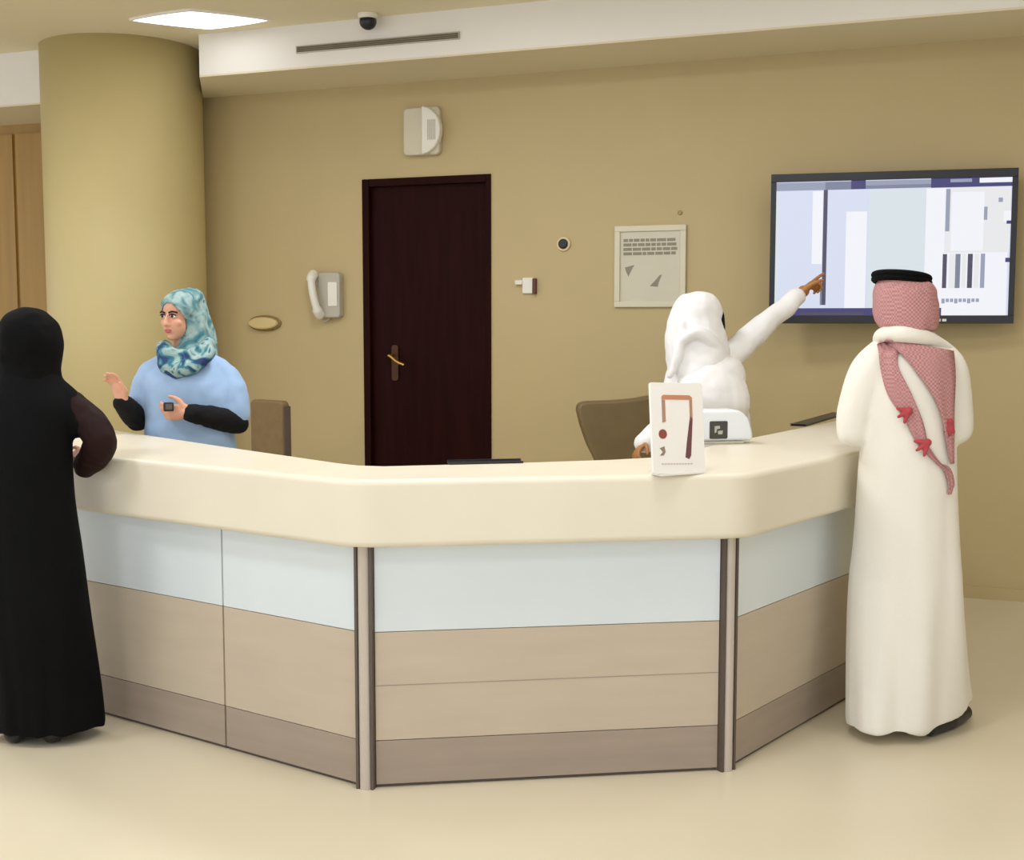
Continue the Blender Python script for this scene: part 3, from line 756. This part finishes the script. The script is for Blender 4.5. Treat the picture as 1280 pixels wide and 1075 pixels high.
# face features
mEye = mat('eye_white', '#E8E0D8', 0.3); mIris = mat('dark_iris', '#1E120D', 0.2); mBrow = mat('dark_brow', '#2B1A14', 0.8); mLip = mat('lip', '#B4635A', 0.45)
for sx in (-1, 1):
    v_ = Vol(); v_.ell(HLn(sx*0.029, 0.079, 0.002), (0.016, 0.009, 0.0085), hR, 16); e_ = obj('eye', v_.mesh(0.002, 1), mEye, nur)
    v_ = Vol(); v_.ell(HLn(sx*0.029, 0.0865, 0.002), (0.0078, 0.004, 0.0078), hR, 12); obj('iris', v_.mesh(0.0015, 1), mIris, e_)
    bm = bmesh.new(); tube(bm, spline([HLn(sx*0.012, 0.089, 0.018), HLn(sx*0.030, 0.087, 0.024), HLn(sx*0.050, 0.072, 0.018)], 5), 0.0042, 8); obj('eyebrow', bm, mBrow, nur, smooth=True)
    bm = bmesh.new(); tube(bm, spline([HLn(sx*0.012, 0.088, 0.007), HLn(sx*0.029, 0.090, 0.0115), HLn(sx*0.047, 0.079, 0.004)], 5), 0.0026, 8); obj('eyelash', bm, mBrow, nur, smooth=True)
v_ = Vol(); v_.ell(HLn(0, 0.087, -0.062), (0.021, 0.009, 0.0042), hR, 14); v_.ell(HLn(0, 0.086, -0.0705), (0.018, 0.009, 0.005), hR, 14); obj('lips', v_.mesh(0.002, 1), mLip, nur)
# tunic
cl = Vol()
cl.loft([ring(640, 182, 296, 0.15), ring(590, 180, 296, 0.145), ring(545, 180, 294, 0.145), ring(500, 178, 296, 0.145), ring(472, 180, 294, 0.135), ring(455, 192, 280, 0.11), ring(441, 206, 266, 0.085)])
cl.sleeve([L_(206, 456), L_(188, 470), L_(179, 492, -0.01), L_(175, 512, -0.02)], [0.060, 0.066, 0.062, 0.054]); cl.sleeve([L_(262, 456), L_(280, 470), L_(290, 492, -0.01), L_(294, 518, -0.02)], [0.060, 0.070, 0.074, 0.066])
me = cl.mesh(0.008, 6, lambda co: 0.011*noise.noise(V((co.x*10+co.z*5, co.y*6, co.z*4+2)))+0.004*noise.noise(co*20))
obj('tunic', me, mScrub, nur)
cl = Vol(); cl.loft([(0.03, 0, 0.0, 0.14, 0.11), (0.5, 0, 0, 0.15, 0.12), (0.95, 0, 0, 0.17, 0.13)]); obj('trousers', cl.mesh(0.012, 5, folds(0.01, 6, 0, 1, 3)), mScrub, nur)
for e_, w_ in ((el_r, wr_r), (el_l, wr_l)):
    cl = Vol(); cl.sleeve([e_, e_.lerp(w_, 0.5), w_.lerp(e_, 0.02)], [0.056, 0.053, 0.042]); obj('undersleeve', cl.mesh(0.006, 4, crumple(0.004, 22, 2)), mUnder, nur)
# scarf
sc_ = Vol()
sc_.ell(HLn(0, -0.020, 0.032), (0.088, 0.098, 0.092), hR, 28)
sc_.loft([(L_(240, 446).z, L_(238, 446).x, 0.02, 0.100, 0.10), (L_(240, 430).z, L_(240, 430).x, 0.03, 0.092, 0.09), (L_(240, 412).z, L_(237, 412).x, 0.03, 0.085, 0.09), (L_(240, 392).z, L_(232, 392).x, 0.015, 0.085, 0.095)])
sc_.sleeve([L_(238, 378, 0.04), L_(246, 400, 0.06), L_(252, 420, 0.06), L_(255, 442, 0.04)], [0.070, 0.066, 0.066, 0.066])
me = cut(sc_.mesh(0.006, 4, crumple(0.005, 18, 6)), face_hole(hc, hR, 0.015, -0.020, 0.060, 0.079))
shell(obj('headscarf', me, mScarf, nur), 0.003)
cw = Vol()
cw.sleeve([L_(206, 440, -0.08), L_(207, 455, -0.115), L_(222, 462, -0.14), L_(244, 456, -0.135), L_(262, 440, -0.09)], [0.030, 0.036, 0.040, 0.038, 0.030])
cw.sleeve([L_(204, 434, -0.05), L_(212, 443, -0.10), L_(230, 448, -0.11), L_(252, 440, -0.09), L_(262, 430, -0.03)], [0.034, 0.036, 0.038, 0.036, 0.03])
obj('scarf_cowl', cw.mesh(0.006, 5, crumple(0.008, 16, 9)), mScarfN, nur)
# held item
pen = thing('small_black_device', 'small black device held in the left hand of the woman in blue', 'device', sb + wr_l + V((-0.085, -0.045, 0.03)), R(20))
bm = bmesh.new(); bx(bm, -0.022, 0.022, -0.011, 0.011, -0.02, 0.02); obj('case', bm, mBlackPl, pen, bevel=0.005)
bm = bmesh.new(); bx(bm, -0.014, 0.014, -0.0125, -0.011, -0.010, 0.013); obj('button', bm, mDarkTrim, pen)

# ---------- woman in white pointing at the television
DP = 5.95
pb = V((at(882, 500, DP).x, DP, 0))
L_ = lambda px, py, dy=0.0: at(px, py, DP+dy) - pb
poi = person_root('woman in white coat and white headscarf pointing at the television', pb)
hc = L_(876, 398, 0.02); hR = face_frame(R(-62), R(-3))
sh = L_(912, 446, 0.04); el_ = L_(954, 408, 0.16); wr = L_(1001, 367, 0.28)
sh2 = L_(848, 470, -0.02); el2 = L_(838, 528, -0.10); wr2 = L_(805, 555, -0.24)
b = Vol(); add_head(b, hc, hR, 0.98); b.limb([hc+V((-0.01,-0.01,-0.07)), hc+V((-0.015,-0.01,-0.18))], [0.048, 0.055])
b.loft([(0.86, 0, 0, 0.14, 0.11), (1.0, 0, 0, 0.14, 0.11), (1.15, 0, 0, 0.13, 0.10), (1.28, 0, 0, 0.14, 0.10), (1.38, -0.01, 0, 0.11, 0.07), (1.44, -0.02, 0, 0.05, 0.05)])
legs(b, 0.90, 0.09, fdir=1)
b.limb([sh, el_, wr], [0.040, 0.034, 0.025]); b.limb([sh2, el2, wr2], [0.038, 0.032, 0.024])
add_hand(b, wr, wr-el_ + V((0.0, 0, 0.0)), (-0.2, -1, 0.2), (0.6, 0.2, -0.7), 0.35, point=True, s=1.06)
add_hand(b, wr2, (-0.5, -0.6, -0.45), (0.2, -1, 0.3), (0, 0, -1), 1.0, s=0.9)
obj('body', b.mesh(0.005, 2), mSkinB, poi)
cl = Vol()
cl.loft([(0.30, 0, 0, 0.21, 0.17), (0.7, 0, 0, 0.20, 0.16), ring(600, 834, 942, 0.155), ring(550, 834, 940, 0.15), ring(512, 834, 936, 0.15), ring(480, 836, 930, 0.14), ring(455, 846, 918, 0.12), ring(440, 860, 905, 0.09)])
cl.sleeve([L_(895, 458, 0.0), sh, el_, wr.lerp(el_, 0.10)], [0.085, 0.068, 0.058, 0.045]); 
cl.limb([L_(850, 470, -0.02), L_(842, 500, -0.06), el2], [0.068, 0.064, 0.058]); cl.limb([el2, wr2.lerp(el2, 0.02)], [0.058, 0.052]); cl.ell(L_(888, 500, -0.10), (0.185, 0.14, 0.195)); cl.ell(L_(905, 470, -0.06), (0.11, 0.11, 0.10))
obj('coat', cl.mesh(0.008, 5, crumple(0.009, 8, 7)), mCoat, poi)
cl = Vol(); cl.loft([(0.03, 0, 0.0, 0.14, 0.11), (0.5, 0, 0, 0.15, 0.12)]); obj('trousers', cl.mesh(0.012, 5), mCoat, poi)
sc_ = Vol(); HL = lambda x, y, z: hc + hR @ V((x, y, z))
sc_.ell(HL(0, -0.018, 0.028), (0.104, 0.125, 0.098), hR, 28)
sc_.loft([ringpx(505, 834, 895, 0.15, -0.03), ringpx(478, 833, 905, 0.155, -0.03), ringpx(450, 832, 912, 0.145, -0.02), ringpx(425, 832, 910, 0.135, 0.0), ringpx(400, 834, 902, 0.12, 0.01), ringpx(384, 842, 896, 0.11, 0.01)])
sc_.sleeve([L_(846, 432, -0.13), L_(868, 416, -0.15), L_(888, 424, -0.13), L_(906, 446, -0.08)], [0.02, 0.028, 0.028, 0.02])
sc_.sleeve([L_(838, 470, -0.14), L_(848, 440, -0.14), L_(852, 405, -0.10)], [0.02, 0.026, 0.02])
fold_d = lambda co: 0.012*noise.noise(V((co.x*9+co.z*4, co.y*9, co.z*5+3))) + 0.004*noise.noise(co*22)
me = cut(sc_.mesh(0.007, 8, fold_d), face_hole(hc, hR, 0.035, -0.03, 0.062, 0.085))
shell(obj('headscarf', me, mCoat, poi), 0.003)
v_ = Vol(); v_.limb([HL(0.0, 0.098, 0.018), HL(0, 0.103, -0.04), HL(0, 0.090, -0.085)], [0.034, 0.038, 0.030]); obj('face_veil', v_.mesh(0.006, 4), mUnder, poi, label='dark strip of face covering')

# ------------------------------------------------------------------ things on the worktop
pa = onz(815, 597, ZT); pb_ = onz(892, 592, ZT)
ax = (pb_-pa); ax.z = 0; W_ = ax.length
ang = atan2(ax.y, ax.x)
t = thing('sign_stand', 'white upright sign card with orange and maroon bracket drawing on the worktop edge', 'sign', (pa+pb_)/2 + V((-ax.y, ax.x, 0)).normalized()*0.02, ang)
W_ = 0.205; Hh = 0.305; lean = M.Rotation(R(-9), 4, 'X') 
lean = M.Translation((0, 0, 0.004)) @ lean @ M.Rotation(R(2.5), 4, 'Y')
def lplate(bm, pts, d0, d1, mi=0): return prism(bm, pts, d0, d1, mi, lean @ XZ)
bm = bmesh.new(); lplate(bm, rrect(W_, Hh, 0.008, 0, Hh/2), -0.012, 0.0); obj('card', bm, mat('sign_white', '#F4F0E8', 0.35, vary=0.01), t)
bm = bmesh.new(); prism(bm, rrect(W_*0.86, 0.07, 0.006, 0.01, 0.03), 0, 0.006); obj('foot', bm, mat('sign_white_foot', '#EEE9DD', 0.35, vary=0.01), t)
# drawing, in units of the card from the photo (x 0..1 left to right, y 0..1 top to bottom)
def cp(u, v): return ((u-0.5)*W_, (1-v)*Hh)
def cpoly(bm, pts): return lplate(bm, [cp(*q) for q in pts], 0.0, 0.0012)
bm = bmesh.new(); cpoly(bm, [(0.20, 0.155), (0.23, 0.135), (0.74, 0.135), (0.79, 0.16), (0.79, 0.185), (0.73, 0.185), (0.24, 0.185), (0.20, 0.19)][::-1]); obj('bracket_print', bm, mat('orange_print', '#C98B68', 0.5), t, label='orange horizontal bar of the drawing')
bm = bmesh.new(); cpoly(bm, [(0.20, 0.19), (0.265, 0.19), (0.265, 0.43), (0.20, 0.44)][::-1]); mBp = mat('brown_print', '#B38B74', 0.5); obj('upright_print', bm, mBp, t); bm = bmesh.new(); cpoly(bm, [(0.735, 0.185), (0.79, 0.185), (0.785, 0.42), (0.735, 0.42)][::-1]); obj('upright_print', bm, mBp, t)
bm = bmesh.new(); cpoly(bm, [(0.74, 0.36), (0.785, 0.40), (0.73, 0.80), (0.69, 0.84), (0.62, 0.82), (0.66, 0.65)][::-1]); obj('slanted_print', bm, mat('maroon_print', '#6E4347', 0.5), t, label='maroon slanted bar')
bm = bmesh.new(); lplate(bm, ringpts(0.016, 20, *cp(0.20, 0.565)), 0.0, 0.0012); obj('dot_print', bm, mat('red_brown_print', '#8E4A3C', 0.5), t)
bm = bmesh.new(); cpoly(bm, [(0.13, 0.72), (0.22, 0.70), (0.24, 0.76), (0.20, 0.80), (0.13, 0.80), (0.19, 0.76)][::-1]); obj('small_print', bm, mat('grey_brown_print', '#94806F', 0.5), t)
bm = bmesh.new()
for k in range(11): cpoly(bm, [(0.16+k*0.055, 0.885), (0.20+k*0.055, 0.885), (0.20+k*0.055, 0.898), (0.16+k*0.055, 0.898)][::-1])
obj('caption_print', bm, mat('faint_print', '#CDBFB0', 0.5), t)

# white rounded terminal with dark square display, right behind the sign
q = onz(922, 552, ZT); 
t = thing('card_terminal', 'white rounded desk device with black square display, right of the sign card', 'device', q + V((-0.06, -0.055, 0)), R(10))
sc1 = 1548/q.y
hw = 31/sc1*0.98; hh = 42/sc1
bm = bmesh.new()
pts = [(-hw-0.05, 0.012), (hw, 0.012), (hw*0.99, hh*0.30)] + [(hw*0.20+hw*0.72*cos(a), hh*0.42+hh*0.58*sin(a)) for a in [R(10+16*k) for k in range(6)]] + [(-hw-0.05, hh)]
plate(bm, pts, -0.06, 0.05); obj('body', bm, mat('device_white', '#E9ECEE', 0.4, vary=0.01), t, bevel=0.014, segs=3)
bm = bmesh.new(); bx(bm, -hw-0.06, hw*0.6, -0.055, 0.06, 0.0, 0.012); obj('foot', bm, mGreyPl, t, bevel=0.003)
bm = bmesh.new(); plate(bm, rrect(0.078, 0.074, 0.006, -hw*0.49, hh*0.42), 0.05, 0.053); dsp = obj('display', bm, mat('display_dark', '#3A372C', 0.3), t, bevel=0.001)
bm = bmesh.new(); cx_, cz_ = -hw*0.49, hh*0.42
plate(bm, [(cx_-0.018, cz_+0.016), (cx_+0.004, cz_+0.018), (cx_+0.006, cz_+0.006), (cx_-0.008, cz_+0.004), (cx_-0.010, cz_-0.010), (cx_-0.018, cz_-0.012)], 0.053, 0.0535)
plate(bm, [(cx_-0.004, cz_-0.004), (cx_+0.018, cz_-0.002), (cx_+0.016, cz_-0.018), (cx_-0.002, cz_-0.018)], 0.053, 0.0535)
obj('mark', bm, mat('display_mark', '#B4B3A2', 0.4), dsp)

# dark thin tablet lying at the back edge, by the door
a_, b_ = onz(560, 579.5, ZT), onz(652, 577.5, ZT)
t = thing('black_tray', 'thin black tray lying at the back edge of the worktop below the door', 'tray', (a_+b_)/2 + V((0, -0.005, 0)), atan2((b_-a_).y, (b_-a_).x))
l_ = (b_-a_).length/2
obj('pad', box(-l_, l_, -0.035, 0.02, 0, 0.006), mBlackPl, t, bevel=0.002)
bm = bmesh.new(); bx(bm, -l_, l_, 0.014, 0.02, 0.006, 0.012); bx(bm, -l_, l_, -0.035, -0.031, 0.006, 0.008); obj('lip', bm, mBlackPl, t)
# black folder on the right wing
a_, b_ = onz(1000, 533, ZT), onz(1052, 518, ZT)
t = thing('black_folder', 'slim black folder lying on the right end of the worktop beside the man', 'folder', (a_+b_)/2, atan2((b_-a_).y, (b_-a_).x))
l_ = (b_-a_).length/2
obj('cover', box(-l_, l_, -0.03, 0.05, 0, 0.004), mBlackPl, t, bevel=0.001)
obj('pages', box(-l_+0.01, l_-0.01, -0.027, 0.047, 0.004, 0.008), mBlackPl, t)
obj('cover', box(-l_, l_, -0.03, 0.05, 0.008, 0.011), mBlackPl, t, bevel=0.001)

# ------------------------------------------------------------------ chairs behind the desk
def swivel(t, m, seat_z=0.48, R0=0.30):
    for k in range(5):
        a = 2*pi*k/5+0.3
        bm = bmesh.new(); tube(bm, [(0.03*cos(a), 0.03*sin(a), 0.11), (R0*cos(a), R0*sin(a), 0.075)], [0.022, 0.014], 10); lg = obj('base_leg', bm, mBlackPl, t, smooth=True)
        bm = bmesh.new(); tx = V((-sin(a), cos(a), 0)); c_ = V((R0*cos(a), R0*sin(a), 0.03)); tube(bm, [c_-tx*0.018, c_+tx*0.018], 0.03, 16)
        tube(bm, [c_, c_+V((0, 0, 0.05))], 0.008, 8); obj('castor', bm, mBlackPl, lg)
    bm = bmesh.new(); tube(bm, [(0, 0, 0.08), (0, 0, seat_z-0.04)], [0.035, 0.025], 16); obj('column', bm, mAlu, t)
    bm = bmesh.new(); bx(bm, -0.24, 0.24, -0.24, 0.24, seat_z-0.04, seat_z+0.05); obj('seat', bm, m, t, bevel=0.035, segs=4)
# left: upright brown back, seen at an angle
CY = 7.3
zt_ = at(340, 500, CY).z; cpx = at(338, 540, CY)
t = thing('office_chair', 'small brown upright office chair beside the woman in blue', 'chair', (cpx.x, CY, 0), R(-38))
swivel(t, mChairB)
wch = 62/F_PX*CY
bm = bmesh.new(); plate(bm, rrect(wch*0.98, zt_-0.62, 0.03, 0, (zt_+0.62)/2), -0.03, 0.035); obj('backrest', bm, mChairB, t, bevel=0.018, segs=3)
bm = bmesh.new(); bx(bm, wch*0.485, wch*0.51, -0.025, 0.03, 0.62, zt_-0.03); obj('side_frame', bm, mDarkTrim, t, bevel=0.006)
bm = bmesh.new(); bx(bm, -0.04, 0.04, 0.035, 0.06, 0.44, 0.75); obj('back_support', bm, mBlackPl, t, bevel=0.006)
# right: wide tapering olive-brown back
CY = 7.0
t = thing('office_chair', 'wide olive brown office chair with tapering back behind the sign', 'chair', (at(800, 540, CY).x, CY, 0), R(8))
swivel(t, mChairO)
c0 = at(800, 540, CY)
def cc_(px, py): q = at(px, py, CY); return (q.x-c0.x, q.z)
out = [cc_(*q) for q in ((742, 573), (732, 553), (724, 530), (719, 510), (722, 503), (730, 501), (765, 500), (792, 498), (815, 494), (845, 490), (868, 492), (876, 505), (872, 530), (864, 555), (856, 573), (850, 588), (748, 588))]
bm = bmesh.new(); plate(bm, out[::-1], -0.05, 0.05)
obj('backrest', bm, mChairO, t, bevel=0.03, segs=4)
bm = bmesh.new(); x0, z0 = cc_(765, 588); bx(bm, x0-0.04, x0+0.04, 0.0, 0.04, 0.45, z0+0.05); bx(bm, -0.04, 0.04, 0.0, 0.04, 0.45, z0+0.05); obj('back_support', bm, mBlackPl, t, bevel=0.006)
